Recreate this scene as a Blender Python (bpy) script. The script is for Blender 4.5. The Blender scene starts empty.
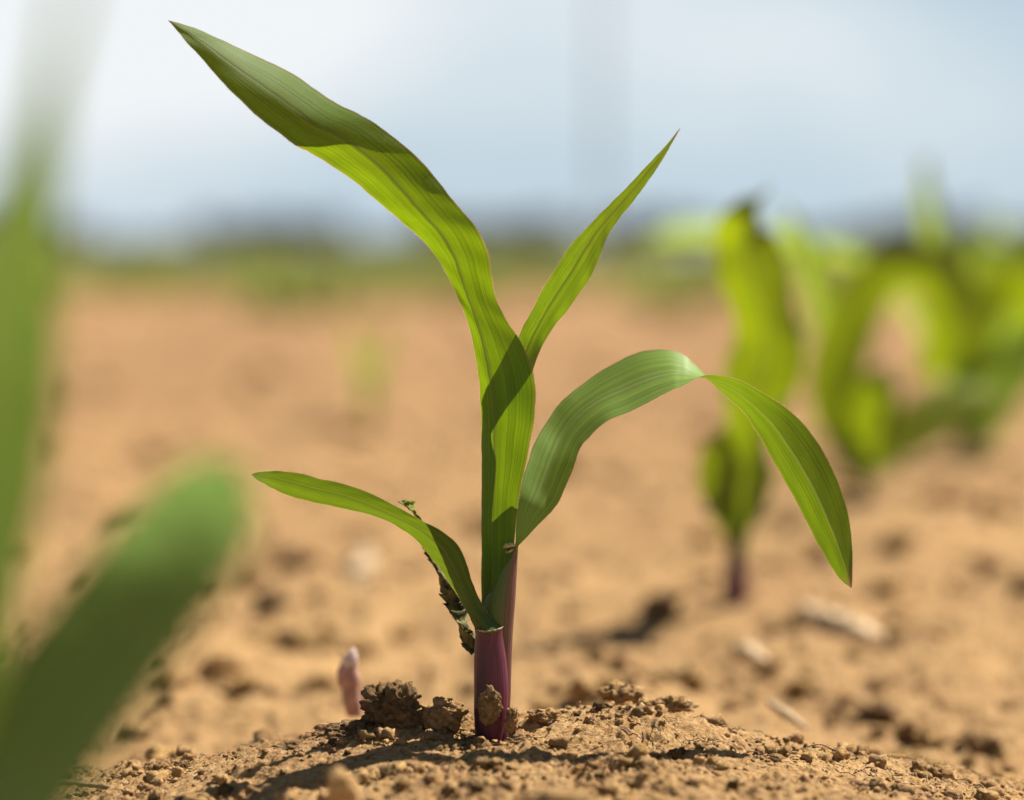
import bpy, math, random
import numpy as np
from mathutils import Vector
random.seed(7)
RS = np.random.RandomState(11)
sc = bpy.context.scene
COL = sc.collection
PI = math.pi

# ------------------------------------------------------------------ camera
FPX = 100.0/36.0*1024.0
H = 0.1036
Y0 = 0.60
PITCH = math.atan(150/FPX)
cam = bpy.data.cameras.new('camera'); cam_o = bpy.data.objects.new('camera', cam); COL.objects.link(cam_o)
cam_o.location = (0, 0, H); cam_o.rotation_euler = (PI/2-PITCH, 0, 0)
cam.lens = 100; cam.sensor_width = 36; cam.clip_start = 0.02; cam.clip_end = 9000
cam.dof.use_dof = True; cam.dof.focus_distance = 0.603; cam.dof.aperture_fstop = 7.0
sc.camera = cam_o
CP, SP = math.cos(PITCH), math.sin(PITCH)

def P(px, py, Y=Y0):
    """point of the field at distance Y in front of the camera foot"""
    dx = (px-512)/FPX; dy = -(py-400)/FPX
    d = Vector((dx, CP+dy*SP, -SP+dy*CP))
    return Vector((0, 0, H)) + d*(Y/d.y)

# ------------------------------------------------------------------ sun and sky
SUN = Vector((0.58, 0.43, 0.97)).normalized()      # direction towards the sun
elev = math.asin(SUN.z); azim = math.atan2(SUN.x, SUN.y)
sl = bpy.data.lights.new('sun', 'SUN'); so = bpy.data.objects.new('sun', sl); COL.objects.link(so)
sl.energy = 5.0; sl.angle = math.radians(0.53); sl.color = (1.0, 0.94, 0.84)
so.rotation_euler = SUN.to_track_quat('Z', 'Y').to_euler(); so.location = (0.6, 1.0, 2)
w = bpy.data.worlds.new('World'); sc.world = w; w.use_nodes = True
nt = w.node_tree; nt.nodes.clear()
def N(nt, t, **k):
    n = nt.nodes.new(t)
    for a, b in k.items():
        if a.startswith('i_'): n.inputs[a[2:].replace('_', ' ')].default_value = b
        else: setattr(n, a, b)
    return n
sky = N(nt, 'ShaderNodeTexSky', sky_type='NISHITA', sun_disc=False, sun_elevation=elev, sun_rotation=azim, air_density=1.0, dust_density=0.6, ozone_density=1.3)
bg = N(nt, 'ShaderNodeBackground', i_Strength=0.0325)
wo = N(nt, 'ShaderNodeOutputWorld')
tc = N(nt, 'ShaderNodeTexCoord')
def mth(op, a, b=0.0, c=0.0, clamp=False):
    m = nt.nodes.new('ShaderNodeMath'); m.operation = op; m.use_clamp = clamp
    for i, v in enumerate((a, b, c)):
        if isinstance(v, (int, float)): m.inputs[i].default_value = v
        else: nt.links.new(v, m.inputs[i])
    return m.outputs[0]
def mixw(f, a, b):
    m = N(nt, 'ShaderNodeMix', data_type='RGBA')
    for k, v in (('Factor', f), ('A', a), ('B', b)):
        if isinstance(v, (float, int)): m.inputs[k].default_value = v
        elif isinstance(v, tuple): m.inputs[k].default_value = (*v, 1)
        else: nt.links.new(v, m.inputs[k])
    return m.outputs['Result']
mp = N(nt, 'ShaderNodeMapping'); mp.inputs['Scale'].default_value = (1.0, 1.0, 2.4); nt.links.new(tc.outputs['Generated'], mp.inputs['Vector'])
nz = N(nt, 'ShaderNodeTexNoise', i_Scale=9.0, i_Detail=5.0, i_Roughness=0.5); nt.links.new(mp.outputs[0], nz.inputs['Vector'])
sx = N(nt, 'ShaderNodeSeparateXYZ'); nt.links.new(tc.outputs['Generated'], sx.inputs[0])
def bank(x, y, z, rad, flat):
    """soft bank of cloud round one bearing"""
    v = N(nt, 'ShaderNodeMapping', vector_type='POINT'); v.inputs['Location'].default_value = (-x/rad, -y/rad, -z/rad*flat); v.inputs['Scale'].default_value = (1/rad, 1/rad, flat/rad)
    nt.links.new(tc.outputs['Generated'], v.inputs['Vector'])
    l = N(nt, 'ShaderNodeVectorMath', operation='LENGTH'); nt.links.new(v.outputs[0], l.inputs[0])
    return mth('SUBTRACT', 1.0, l.outputs['Value'], clamp=True)
cl = mth('ADD', mth('MULTIPLY', bank(-0.17, 0.985, 0.085, 0.16, 1.8), 1.35), mth('MULTIPLY', bank(0.12, 0.985, 0.055, 0.09, 2.0), 0.35))
cl = mth('ADD', cl, mth('MULTIPLY', bank(-0.03, 0.98, 0.13, 0.22, 1.9), 0.8))
cl = mth('ADD', cl, mth('MULTIPLY', mth('SUBTRACT', nz.outputs[0], 0.5), 0.9), clamp=True)
cl = mth('MULTIPLY', cl, 1.15, clamp=True)
hzf = mth('SUBTRACT', 0.88, mth('MULTIPLY', mth('ABSOLUTE', sx.outputs[2]), 2.2), clamp=True)
base = mixw(hzf, sky.outputs[0], (8.1, 10.2, 12.0))
base = mixw(cl, base, (12.6, 13.1, 13.4))
nt.links.new(base, bg.inputs[0]); nt.links.new(bg.outputs[0], wo.inputs[0])

# ------------------------------------------------------------------ materials
def mat(name):
    m = bpy.data.materials.new(name); m.use_nodes = True; m.node_tree.nodes.clear()
    o = m.node_tree.nodes.new('ShaderNodeOutputMaterial')
    return m, m.node_tree, o
def mixc(nt, fac, a, b, mode='MIX'):
    m = nt.nodes.new('ShaderNodeMix'); m.data_type = 'RGBA'; m.blend_type = mode
    for s, v in (('Factor', fac), ('A', a), ('B', b)):
        if hasattr(v, 'is_linked') or hasattr(v, 'links'): nt.links.new(v, m.inputs[s])
        else: m.inputs[s].default_value = v if s == 'Factor' else (*v, 1)
    return m.outputs['Result']
def ramp(nt, src, stops):
    r = nt.nodes.new('ShaderNodeValToRGB'); e = r.color_ramp.elements
    while len(e) < len(stops): e.new(0.5)
    for k, (p, c) in enumerate(stops):
        e[k].position = p; e[k].color = (c, c, c, 1) if isinstance(c, (int, float)) else (*c, 1)
    nt.links.new(src, r.inputs[0]); return r.outputs[0]
def math_(nt, op, a, b=0.0):
    m = nt.nodes.new('ShaderNodeMath'); m.operation = op
    for i, v in enumerate((a, b)):
        if isinstance(v, (int, float)): m.inputs[i].default_value = v
        else: nt.links.new(v, m.inputs[i])
    return m.outputs[0]
def noise(nt, vec, scale, detail=4, rough=0.55, mapscale=None):
    n = N(nt, 'ShaderNodeTexNoise', i_Scale=scale, i_Detail=detail, i_Roughness=rough)
    if mapscale:
        mp = nt.nodes.new('ShaderNodeMapping'); mp.inputs['Scale'].default_value = mapscale
        nt.links.new(vec, mp.inputs['Vector']); vec = mp.outputs[0]
    nt.links.new(vec, n.inputs['Vector']); return n.outputs[0]

LK = 0.80
def leaf_mat(name, top=(0.085, 0.145, 0.030), under=(0.065, 0.105, 0.014), trans=(0.36, 0.46, 0.02), tw=0.5, purple=0.0, rough=0.48, veins=26, midc=(0.05, 0.035, 0.015), pale=0.35):
    """u across the blade (0.5 = midrib), v along it"""
    m, nt, o = mat(name)
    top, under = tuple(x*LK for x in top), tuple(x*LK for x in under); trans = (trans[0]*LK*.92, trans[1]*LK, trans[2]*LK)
    uv = nt.nodes.new('ShaderNodeUVMap'); uv.uv_map = 'UVMap'
    sep = nt.nodes.new('ShaderNodeSeparateXYZ'); nt.links.new(uv.outputs[0], sep.inputs[0])
    u, v = sep.outputs[0], sep.outputs[1]
    wob = noise(nt, uv.outputs[0], 3.0, 3, 0.5, (1.5, 1.5, 1))
    # parallel veins: stretched noise across the blade, constant along it, plus a regular comb
    streak = noise(nt, uv.outputs[0], 1.0, 5, 0.62, (veins*1.1, 0.9, 1))
    comb = math_(nt, 'SINE', math_(nt, 'MULTIPLY', u, veins*2*PI))
    fine = noise(nt, uv.outputs[0], 1.0, 2, 0.5, (veins*5.0, 9.0, 1))
    st = math_(nt, 'ADD', math_(nt, 'MULTIPLY', comb, 0.018), streak)
    st = math_(nt, 'ADD', st, math_(nt, 'MULTIPLY', math_(nt, 'SUBTRACT', fine, 0.5), 0.35))
    sf = ramp(nt, st, [(0.32, 0.0), (0.68, 1.0)])
    mid = math_(nt, 'ABSOLUTE', math_(nt, 'SUBTRACT', u, 0.5))
    midf = ramp(nt, mid, [(0.0, 1.0), (0.018, 0.55), (0.04, 0.0)])
    edge = ramp(nt, mid, [(0.478, 0.0), (0.495, 1.0)])
    mott = noise(nt, uv.outputs[0], 6.0, 4, 0.6, (1.0, 4.0, 1))
    geo = nt.nodes.new('ShaderNodeNewGeometry')
    def dk(c, k): return tuple(x*k for x in c)
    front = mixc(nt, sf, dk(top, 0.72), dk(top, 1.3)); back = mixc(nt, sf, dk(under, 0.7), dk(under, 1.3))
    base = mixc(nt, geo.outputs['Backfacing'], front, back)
    base = mixc(nt, math_(nt, 'MULTIPLY', midf, pale), base, (0.30, 0.36, 0.13))
    tr = mixc(nt, sf, dk(trans, 0.62), dk(trans, 1.25))
    tr = mixc(nt, ramp(nt, mott, [(0.35, 0.0), (0.7, 0.5)]), tr, (trans[0]*0.55, trans[1]*0.72, trans[2]))
    tr = mixc(nt, math_(nt, 'MULTIPLY', midf, 0.75), tr, midc)
    if purple > 0:
        pf = math_(nt, 'MULTIPLY', ramp(nt, math_(nt, 'ADD', v, math_(nt, 'MULTIPLY', math_(nt, 'SUBTRACT', wob, 0.5), 0.3)), [(0.52, 0.0), (0.86, 1.0)]), purple)
        pf = math_(nt, 'MULTIPLY', pf, ramp(nt, mid, [(0.0, 1.0), (0.2, 0.35), (0.42, 0.25), (0.49, 1.0)]))
        base = mixc(nt, pf, base, (0.13, 0.055, 0.06)); tr = mixc(nt, pf, tr, (0.16, 0.05, 0.02))
    base = mixc(nt, math_(nt, 'MULTIPLY', edge, 0.75), base, (0.30, 0.17, 0.10))
    tr = mixc(nt, math_(nt, 'MULTIPLY', edge, 0.6), tr, (0.5, 0.28, 0.06))
    spk = noise(nt, uv.outputs[0], 1.0, 3, 0.7, (38, 150, 1)); blot = noise(nt, uv.outputs[0], 1.0, 3, 0.6, (5, 14, 1))
    dust = math_(nt, 'MULTIPLY', ramp(nt, spk, [(0.56, 0.0), (0.68, 1.0)]), ramp(nt, blot, [(0.42, 0.0), (0.68, 0.7)]))
    base = mixc(nt, dust, base, (0.33, 0.27, 0.15)); tr = mixc(nt, dust, tr, tuple(0.45*x for x in trans))
    dry = ramp(nt, math_(nt, 'ADD', v, math_(nt, 'MULTIPLY', math_(nt, 'SUBTRACT', wob, 0.5), 0.03)), [(0.955, 0.0), (0.995, 0.85)])
    base = mixc(nt, dry, base, (0.22, 0.13, 0.07)); tr = mixc(nt, dry, tr, (0.22, 0.10, 0.04))
    bump = N(nt, 'ShaderNodeBump', i_Strength=0.55, i_Distance=0.00012)
    nt.links.new(math_(nt, 'ADD', math_(nt, 'SUBTRACT', st, math_(nt, 'MULTIPLY', midf, 0.8)), math_(nt, 'MULTIPLY', wob, 0.4)), bump.inputs['Height'])
    p = N(nt, 'ShaderNodeBsdfPrincipled', i_Roughness=rough)
    p.inputs['Specular IOR Level'].default_value = 0.22
    p.inputs['Sheen Weight'].default_value = 0.04; p.inputs['Sheen Roughness'].default_value = 0.4
    t = nt.nodes.new('ShaderNodeBsdfTranslucent'); mixs = nt.nodes.new('ShaderNodeMixShader'); mixs.inputs[0].default_value = tw
    nt.links.new(base, p.inputs['Base Color']); nt.links.new(tr, t.inputs['Color'])
    nt.links.new(bump.outputs[0], p.inputs['Normal']); nt.links.new(bump.outputs[0], t.inputs['Normal'])
    nt.links.new(p.outputs[0], mixs.inputs[1]); nt.links.new(t.outputs[0], mixs.inputs[2]); nt.links.new(mixs.outputs[0], o.inputs[0])
    return m

def stem_mat(name, ca, cb, split=(0.3, 0.7), along=None, tw=0.25, trans=(0.3, 0.2, 0.1), rough=0.38, ribs=14, dots=0.0):
    """ca -> cb round the sheath (u), optionally towards a third colour along it (v)"""
    m, nt, o = mat(name)
    uv = nt.nodes.new('ShaderNodeUVMap'); uv.uv_map = 'UVMap'
    sep = nt.nodes.new('ShaderNodeSeparateXYZ'); nt.links.new(uv.outputs[0], sep.inputs[0])
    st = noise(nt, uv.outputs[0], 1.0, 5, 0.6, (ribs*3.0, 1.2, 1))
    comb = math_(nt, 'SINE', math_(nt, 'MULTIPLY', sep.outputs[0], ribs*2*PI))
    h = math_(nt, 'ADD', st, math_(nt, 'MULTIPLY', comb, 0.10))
    uw = math_(nt, 'ADD', sep.outputs[0], math_(nt, 'MULTIPLY', math_(nt, 'SUBTRACT', st, 0.5), 0.25))
    c = mixc(nt, ramp(nt, uw, [(split[0], 0.0), (split[1], 1.0)]), ca, cb)
    if along:
        vv = math_(nt, 'SUBTRACT', 1.0, sep.outputs[1]) if len(along) > 3 else sep.outputs[1]
        c = mixc(nt, ramp(nt, math_(nt, 'ADD', vv, math_(nt, 'MULTIPLY', math_(nt, 'SUBTRACT', st, 0.5), 0.35)), [(along[1], 0.0), (along[2], 1.0)]), c, along[0])
    hf = ramp(nt, h, [(0.3, 0.0), (0.7, 1.0)])
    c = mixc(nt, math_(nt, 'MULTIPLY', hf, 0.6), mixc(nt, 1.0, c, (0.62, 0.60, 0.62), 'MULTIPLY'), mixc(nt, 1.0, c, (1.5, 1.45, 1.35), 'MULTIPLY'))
    bump = N(nt, 'ShaderNodeBump', i_Strength=0.7, i_Distance=0.00015); nt.links.new(h, bump.inputs['Height'])
    p = N(nt, 'ShaderNodeBsdfPrincipled', i_Roughness=rough)
    p.inputs['Subsurface Weight'].default_value = 0.15; p.inputs['Subsurface Scale'].default_value = 0.001
    t = nt.nodes.new('ShaderNodeBsdfTranslucent'); ms = nt.nodes.new('ShaderNodeMixShader'); ms.inputs[0].default_value = tw
    nt.links.new(c, p.inputs['Base Color']); nt.links.new(mixc(nt, 1.0, c, tuple(3*x for x in trans), 'MULTIPLY'), t.inputs['Color'])
    nt.links.new(bump.outputs[0], p.inputs['Normal'])
    nt.links.new(p.outputs[0], ms.inputs[1]); nt.links.new(t.outputs[0], ms.inputs[2]); nt.links.new(ms.outputs[0], o.inputs[0])
    return m

def soil_mat(name, k=1.0, tint_attr=False):
    m, nt, o = mat(name)
    tc = nt.nodes.new('ShaderNodeTexCoord'); g = nt.nodes.new('ShaderNodeNewGeometry'); v = g.outputs['Position']
    A = tuple(k*x for x in (0.42, 0.242, 0.090)); B = tuple(k*x for x in (0.25, 0.126, 0.042)); D = tuple(k*x for x in (0.58, 0.40, 0.20))
    n1 = math_(nt, 'ADD', math_(nt, 'MULTIPLY', noise(nt, v, 45, 5, 0.6), .5), math_(nt, 'MULTIPLY', noise(nt, v, 11, 4, 0.6), .5)); n2 = noise(nt, v, 700, 5, 0.7); n3 = noise(nt, v, 6.0, 4, 0.6)
    c = mixc(nt, ramp(nt, n1, [(0.40, 0.0), (0.62, 1.0)]), A, B)
    c = mixc(nt, ramp(nt, n2, [(0.42, 0.0), (0.75, 1.0)]), c, D)
    # redder soil colour further up the field
    sp = nt.nodes.new('ShaderNodeSeparateXYZ'); nt.links.new(v, sp.inputs[0])
    far = ramp(nt, math_(nt, 'ADD', math_(nt, 'MULTIPLY', sp.outputs[1], 0.25), math_(nt, 'MULTIPLY', n3, 0.3)), [(0.28, 0.0), (0.85, 1.0)])
    c = mixc(nt, math_(nt, 'MULTIPLY', far, 0.8), c, tuple(k*x for x in (0.26, 0.143, 0.060)))
    n4 = noise(nt, v, 3.2, 5, 0.6); c = mixc(nt, math_(nt, 'MULTIPLY', ramp(nt, n4, [(0.50, 0.0), (0.66, 0.6)]), far), c, tuple(k*x for x in (0.15, 0.085, 0.036)))
    # scattered dark crumbs of humus
    dk = noise(nt, v, 1500, 3, 0.65)
    c = mixc(nt, ramp(nt, dk, [(0.66, 0.0), (0.72, 0.7)]), c, (0.10, 0.06, 0.035))
    if tint_attr:
        at = nt.nodes.new('ShaderNodeAttribute'); at.attribute_name = 'tint'
        c = mixc(nt, 1.0, c, at.outputs['Color'], 'MULTIPLY')
    b1 = N(nt, 'ShaderNodeBump', i_Strength=0.9, i_Distance=0.0011)
    nt.links.new(math_(nt, 'ADD', noise(nt, v, 900, 6, 0.72), math_(nt, 'MULTIPLY', noise(nt, v, 3200, 3, 0.6), 0.4)), b1.inputs['Height'])
    p = N(nt, 'ShaderNodeBsdfPrincipled', i_Roughness=0.95); p.inputs['Specular IOR Level'].default_value = 0.2
    nt.links.new(c, p.inputs['Base Color']); nt.links.new(b1.outputs[0], p.inputs['Normal']); nt.links.new(p.outputs[0], o.inputs[0])
    return m

def plain_mat(name, c1, c2, scale=800, rough=0.8, tw=0.0, mapscale=None, bumpd=0.0003):
    m, nt, o = mat(name)
    tc = nt.nodes.new('ShaderNodeTexCoord')
    n = noise(nt, tc.outputs['Object'], scale, 5, 0.65, mapscale)
    c = mixc(nt, ramp(nt, n, [(0.35, 0.0), (0.65, 1.0)]), c1, c2)
    p = N(nt, 'ShaderNodeBsdfPrincipled', i_Roughness=rough)
    b = N(nt, 'ShaderNodeBump', i_Strength=0.6, i_Distance=bumpd); nt.links.new(n, b.inputs['Height']); nt.links.new(b.outputs[0], p.inputs['Normal'])
    nt.links.new(c, p.inputs['Base Color'])
    if tw:
        t = nt.nodes.new('ShaderNodeBsdfTranslucent'); ms = nt.nodes.new('ShaderNodeMixShader'); ms.inputs[0].default_value = tw
        nt.links.new(c, t.inputs['Color']); nt.links.new(p.outputs[0], ms.inputs[1]); nt.links.new(t.outputs[0], ms.inputs[2]); nt.links.new(ms.outputs[0], o.inputs[0])
    else: nt.links.new(p.outputs[0], o.inputs[0])
    return m

M = dict(
    leafA=leaf_mat('corn_leaf_tall', purple=0.18, top=(0.10, 0.22, 0.02), under=(0.095, 0.21, 0.02), rough=0.58, trans=(0.30, 0.39, 0.004), tw=0.5),
    leafB=leaf_mat('corn_leaf_narrow', trans=(0.30, 0.40, 0.008), tw=0.5, veins=18, purple=0.3),
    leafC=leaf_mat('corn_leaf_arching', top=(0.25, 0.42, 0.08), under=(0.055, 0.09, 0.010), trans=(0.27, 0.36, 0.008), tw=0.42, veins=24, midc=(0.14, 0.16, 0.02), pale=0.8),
    leafD=leaf_mat('corn_leaf_low', trans=(0.19, 0.25, 0.006), tw=0.45, veins=20),
    leafN=leaf_mat('corn_leaf_neighbour', trans=(0.40, 0.45, 0.003), tw=0.5),
    leafG=leaf_mat('corn_leaf_front_tall', top=(0.07, 0.11, 0.03), under=(0.07, 0.11, 0.03), trans=(0.20, 0.27, 0.035), tw=0.4),
    leafP=leaf_mat('corn_leaf_pale', top=(0.14, 0.23, 0.05), under=(0.13, 0.21, 0.045), trans=(0.55, 0.68, 0.05), tw=0.5),
    leafF=leaf_mat('corn_leaf_front', top=(0.09, 0.17, 0.055), under=(0.09, 0.17, 0.055), trans=(0.30, 0.44, 0.09), tw=0.4),
    hair=plain_mat('leaf_hair', (0.75, 0.72, 0.6), (0.6, 0.5, 0.4), tw=0.4),
    purple=stem_mat('purple_sheath', (0.060, 0.009, 0.024), (0.165, 0.026, 0.062), along=((0.15, 0.025, 0.035), 0.6, 1.0), tw=0.15, trans=(0.5, 0.25, 0.3)),  # near-black left to magenta right: shaded and lit side put into the colour
    sheath=stem_mat('green_pink_sheath', (0.13, 0.21, 0.04), (0.24, 0.11, 0.10), split=(0.5, 0.9), along=((0.16, 0.04, 0.07), 0.55, 0.95, 'from the foot'), tw=0.35, trans=(0.5, 0.5, 0.3)),
    collar=plain_mat('collar_tissue', (0.28, 0.20, 0.08), (0.62, 0.55, 0.33), tw=0.35),
    wither=plain_mat('withered_leaf', (0.014, 0.012, 0.005), (0.16, 0.14, 0.02), scale=520, tw=0.12),
    withertip=plain_mat('withered_tip', (0.16, 0.20, 0.02), (0.30, 0.32, 0.04), scale=500, tw=0.4),
    soil=soil_mat('sandy_soil'), crumb=soil_mat('soil_crumb', tint_attr=True),
    straw=plain_mat('dry_straw', (0.38, 0.25, 0.12), (0.55, 0.40, 0.22), scale=500, mapscale=(1, 1, 1), rough=0.6),
    root=plain_mat('dry_root', (0.16, 0.09, 0.045), (0.34, 0.21, 0.10), scale=900),
    rootd=plain_mat('dark_root', (0.06, 0.035, 0.025), (0.14, 0.08, 0.05), scale=900),
    stone=plain_mat('pale_stone', (0.42, 0.30, 0.17), (0.64, 0.50, 0.34), scale=500),
    shoot=plain_mat('pink_shoot', (0.30, 0.15, 0.10), (0.60, 0.34, 0.26), scale=420, rough=0.5, tw=0.2),
    shoottip=plain_mat('pale_shoot_tip', (0.62, 0.42, 0.36), (0.75, 0.60, 0.55), scale=250, rough=0.3, tw=0.2),
    wood=plain_mat('weathered_wood', (0.10, 0.085, 0.07), (0.20, 0.17, 0.14), scale=6),
    glass=plain_mat('porcelain', (0.4, 0.36, 0.33), (0.5, 0.45, 0.4), scale=6, rough=0.3),
    tree=plain_mat('distant_foliage', (0.05, 0.06, 0.055), (0.09, 0.095, 0.085), scale=0.5),  # foliage colour greyed to carry the haze of distance
    weed=plain_mat('field_weed', (0.20, 0.24, 0.05), (0.32, 0.34, 0.09), scale=80, tw=0.5),
)

# ------------------------------------------------------------------ noise and ground height
PERM = RS.permutation(512)
GR = RS.normal(size=(512, 2)); GR /= np.linalg.norm(GR, axis=1)[:, None]
def gn(x, y, seed=0):
    xi = np.floor(x).astype(np.int64); yi = np.floor(y).astype(np.int64); xf = x-xi; yf = y-yi
    def g(a, b):
        h = PERM[(PERM[(a+seed*37) & 511]+b) & 511]; v = GR[h]; return v
    u = xf*xf*xf*(xf*(xf*6-15)+10); v = yf*yf*yf*(yf*(yf*6-15)+10)
    def dot(a, b, dx, dy):
        q = g(a, b); return q[..., 0]*dx+q[..., 1]*dy
    n00 = dot(xi, yi, xf, yf); n10 = dot(xi+1, yi, xf-1, yf); n01 = dot(xi, yi+1, xf, yf-1); n11 = dot(xi+1, yi+1, xf-1, yf-1)
    return ((n00*(1-u)+n10*u)*(1-v)+(n01*(1-u)+n11*u)*v)*1.5
# ------------------------------------------------------------------ mesh helpers
def mesh_np(name, verts, faces, mats, uvs=None, midx=None, tint=None, smooth=True, parent=None):
    """faces: list of arrays, each of shape (n,3) or (n,4)"""
    me = bpy.data.meshes.new(name); verts = np.asarray(verts, dtype=np.float64)
    me.vertices.add(len(verts)); me.vertices.foreach_set('co', verts.ravel())
    faces = [np.asarray(f, dtype=np.int32) for f in faces if len(f)]
    nl = sum(f.size for f in faces); npoly = sum(len(f) for f in faces)
    me.loops.add(nl); me.polygons.add(npoly)
    idx = np.concatenate([f.ravel() for f in faces]); me.loops.foreach_set('vertex_index', idx)
    tot = np.concatenate([np.full(len(f), f.shape[1], np.int32) for f in faces])
    st = np.concatenate([[0], np.cumsum(tot)[:-1]]).astype(np.int32)
    me.polygons.foreach_set('loop_start', st); me.polygons.foreach_set('loop_total', tot)
    if midx is not None: me.polygons.foreach_set('material_index', np.asarray(midx, np.int32))
    me.polygons.foreach_set('use_smooth', np.full(npoly, smooth))
    me.update(calc_edges=True)
    if uvs is not None:
        l = me.uv_layers.new(name='UVMap'); l.data.foreach_set('uv', np.asarray(uvs)[idx].ravel())
    if tint is not None:
        a = me.color_attributes.new('tint', 'FLOAT_COLOR', 'POINT'); c = np.ones((len(verts), 4)); c[:, :3] = tint; a.data.foreach_set('color', c.ravel())
    for m in (mats if isinstance(mats, (list, tuple)) else [mats]): me.materials.append(m)
    o = bpy.data.objects.new(name, me); COL.objects.link(o)
    if parent is not None:
        o.parent = parent; o.matrix_parent_inverse = parent.matrix_world.inverted() if False else o.matrix_parent_inverse
        off = np.array(parent.location); me.vertices.foreach_set('co', (verts-off).ravel()); me.update()
    return o
def tag(o, label=None, cat=None, group=None, kind=None):
    if label: o['label'] = label
    if cat: o['category'] = cat
    if group: o['group'] = group
    if kind: o['kind'] = kind
    return o
def empty(name, loc, label, cat, group=None):
    o = bpy.data.objects.new(name, None); COL.objects.link(o); o.location = loc; o.empty_display_size = 0.01
    return tag(o, label, cat, group)

def crom(pts, n):
    """Catmull-Rom through rows of pts, n samples, spaced evenly by chord"""
    pts = np.asarray(pts, float); k = len(pts)
    d = np.sqrt(((pts[1:, :3]-pts[:-1, :3])**2).sum(1)) if pts.shape[1] >= 3 else np.ones(k-1)
    d = np.maximum(d, 1e-9)**0.5*0+1
    s = np.concatenate([[0], np.cumsum(d)]); t = np.linspace(0, s[-1], n)
    e = np.vstack([2*pts[0]-pts[1], pts, 2*pts[-1]-pts[-2]])
    i = np.clip(np.floor(t).astype(int), 0, k-2); f = (t-i)[:, None]
    p0, p1, p2, p3 = e[i], e[i+1], e[i+2], e[i+3]
    return 0.5*(2*p1+(-p0+p2)*f+(2*p0-5*p1+4*p2-p3)*f*f+(-p0+3*p1-3*p2+p3)*f**3)

def blade(name, st, Y, m, parent, nv=140, nu=17, hairs=True, ripple=0.0002, seed=1, sharp=1.6, label=None):
    """leaf blade. Stations from base to tip: (Lx,Ly,Ld, Rx,Ry,Rd, bow, f): the two margins, their depth in mm beyond Y,
    how far the midrib bows towards the viewer's side (mm) and where it lies between the margins."""
    rows = []
    for (lx, ly, ld, rx, ry, rd, bow, f) in st:
        L = P(lx, ly, Y+ld/1000); R = P(rx, ry, Y+rd/1000)
        rows.append([*L, *R, bow/1000, f])
    a = crom(rows, nv); L = a[:, 0:3]; R = a[:, 3:6]; bow = a[:, 6]; f = np.clip(a[:, 7], 0.05, 0.95)
    if hairs:                       # slightly uneven margins
        w_ = (R-L); q = np.arange(nv)*1.0; wl = np.linalg.norm(w_, axis=1)[:, None]+1e-9; k_ = np.minimum(1, wl/0.003)
        L = L-w_/wl*k_*0.00013*(gn(q*.21+seed, q*0+.3, 3)+.5*gn(q*.6+seed, q*0+.7, 4))[:, None]; R = R+w_/wl*k_*0.00013*(gn(q*.19+seed+9, q*0+.4, 5)+.5*gn(q*.55+seed, q*0+.2, 6))[:, None]
    t = np.linspace(0, 1, nu); V, U = [], []
    rr = np.random.RandomState(seed); ph = rr.rand(6)*6.28
    for j in range(nu):
        tj = t[j]; s = np.where(tj < .5, 2*tj*f, f+(2*tj-1)*(1-f))[:, None]
        sh = 1-abs(2*tj-1)**sharp
        p = L*(1-s)+R*s
        vv = np.linspace(0, 1, nv)
        e = abs(2*tj-1)
        wav = ripple*(np.sin(vv*23+ph[0]+3*tj)+0.6*np.sin(vv*47+ph[1]-4*tj)+0.5*np.sin(vv*91+ph[2]+tj*9))*(0.3+e)
        wav *= np.minimum(1, np.linalg.norm(R-L, axis=1)/0.004)
        p = p.copy(); p[:, 1] -= bow*sh; p[:, 1] += wav; p[:, 2] += 0.35*wav
        V.append(p); U.append(np.stack([np.full(nv, tj), vv], 1))
    V = np.stack(V, 1).reshape(-1, 3); U = np.stack(U, 1).reshape(-1, 2)
    i = np.arange(nv-1)[:, None]*nu+np.arange(nu-1)[None, :]; i = i.ravel()
    quads = np.stack([i, i+1, i+nu+1, i+nu], 1)
    faces = [quads]; midx = [0]*len(quads); mats = [m]
    if hairs:
        G = V.reshape(nv, nu, 3); hv, hu, hf = [], [], []
        for side, inn in ((0, 1), (nu-1, nu-2)):
            E = G[:, side]; I = G[:, inn]
            seg = np.linalg.norm(E[1:]-E[:-1], axis=1); tot = seg.sum(); cum = np.concatenate([[0], np.cumsum(seg)])
            for s in np.arange(0.004, tot-0.0006, 0.00042):
                s += rr.uniform(-.00018, .00018); k = min(nv-2, int(np.searchsorted(cum, s))-1)
                if k < 0: continue
                q = (s-cum[k])/max(seg[k], 1e-9); p = E[k]*(1-q)+E[k+1]*q
                out = E[k]-I[k]; out = out/(np.linalg.norm(out)+1e-9); tan = (E[k+1]-E[k])/max(seg[k], 1e-9)
                ln = rr.uniform(.00012, .00042); d = out+tan*rr.uniform(.2, .9)+rr.uniform(-.3, .3, 3)
                b = len(V)+len(hv); hv += [p-tan*3e-5-out*2e-5, p+tan*3e-5-out*2e-5, p+d*ln]; hu += [(0, 0)]*3; hf.append((b, b+1, b+2))
        V = np.vstack([V, hv]); U = np.vstack([U, hu]); faces.append(hf); midx += [1]*len(hf); mats.append(M['hair'])
    o = mesh_np(name, V, faces, mats, U, midx, parent=parent)
    if label: o['label'] = label
    return o

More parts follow.
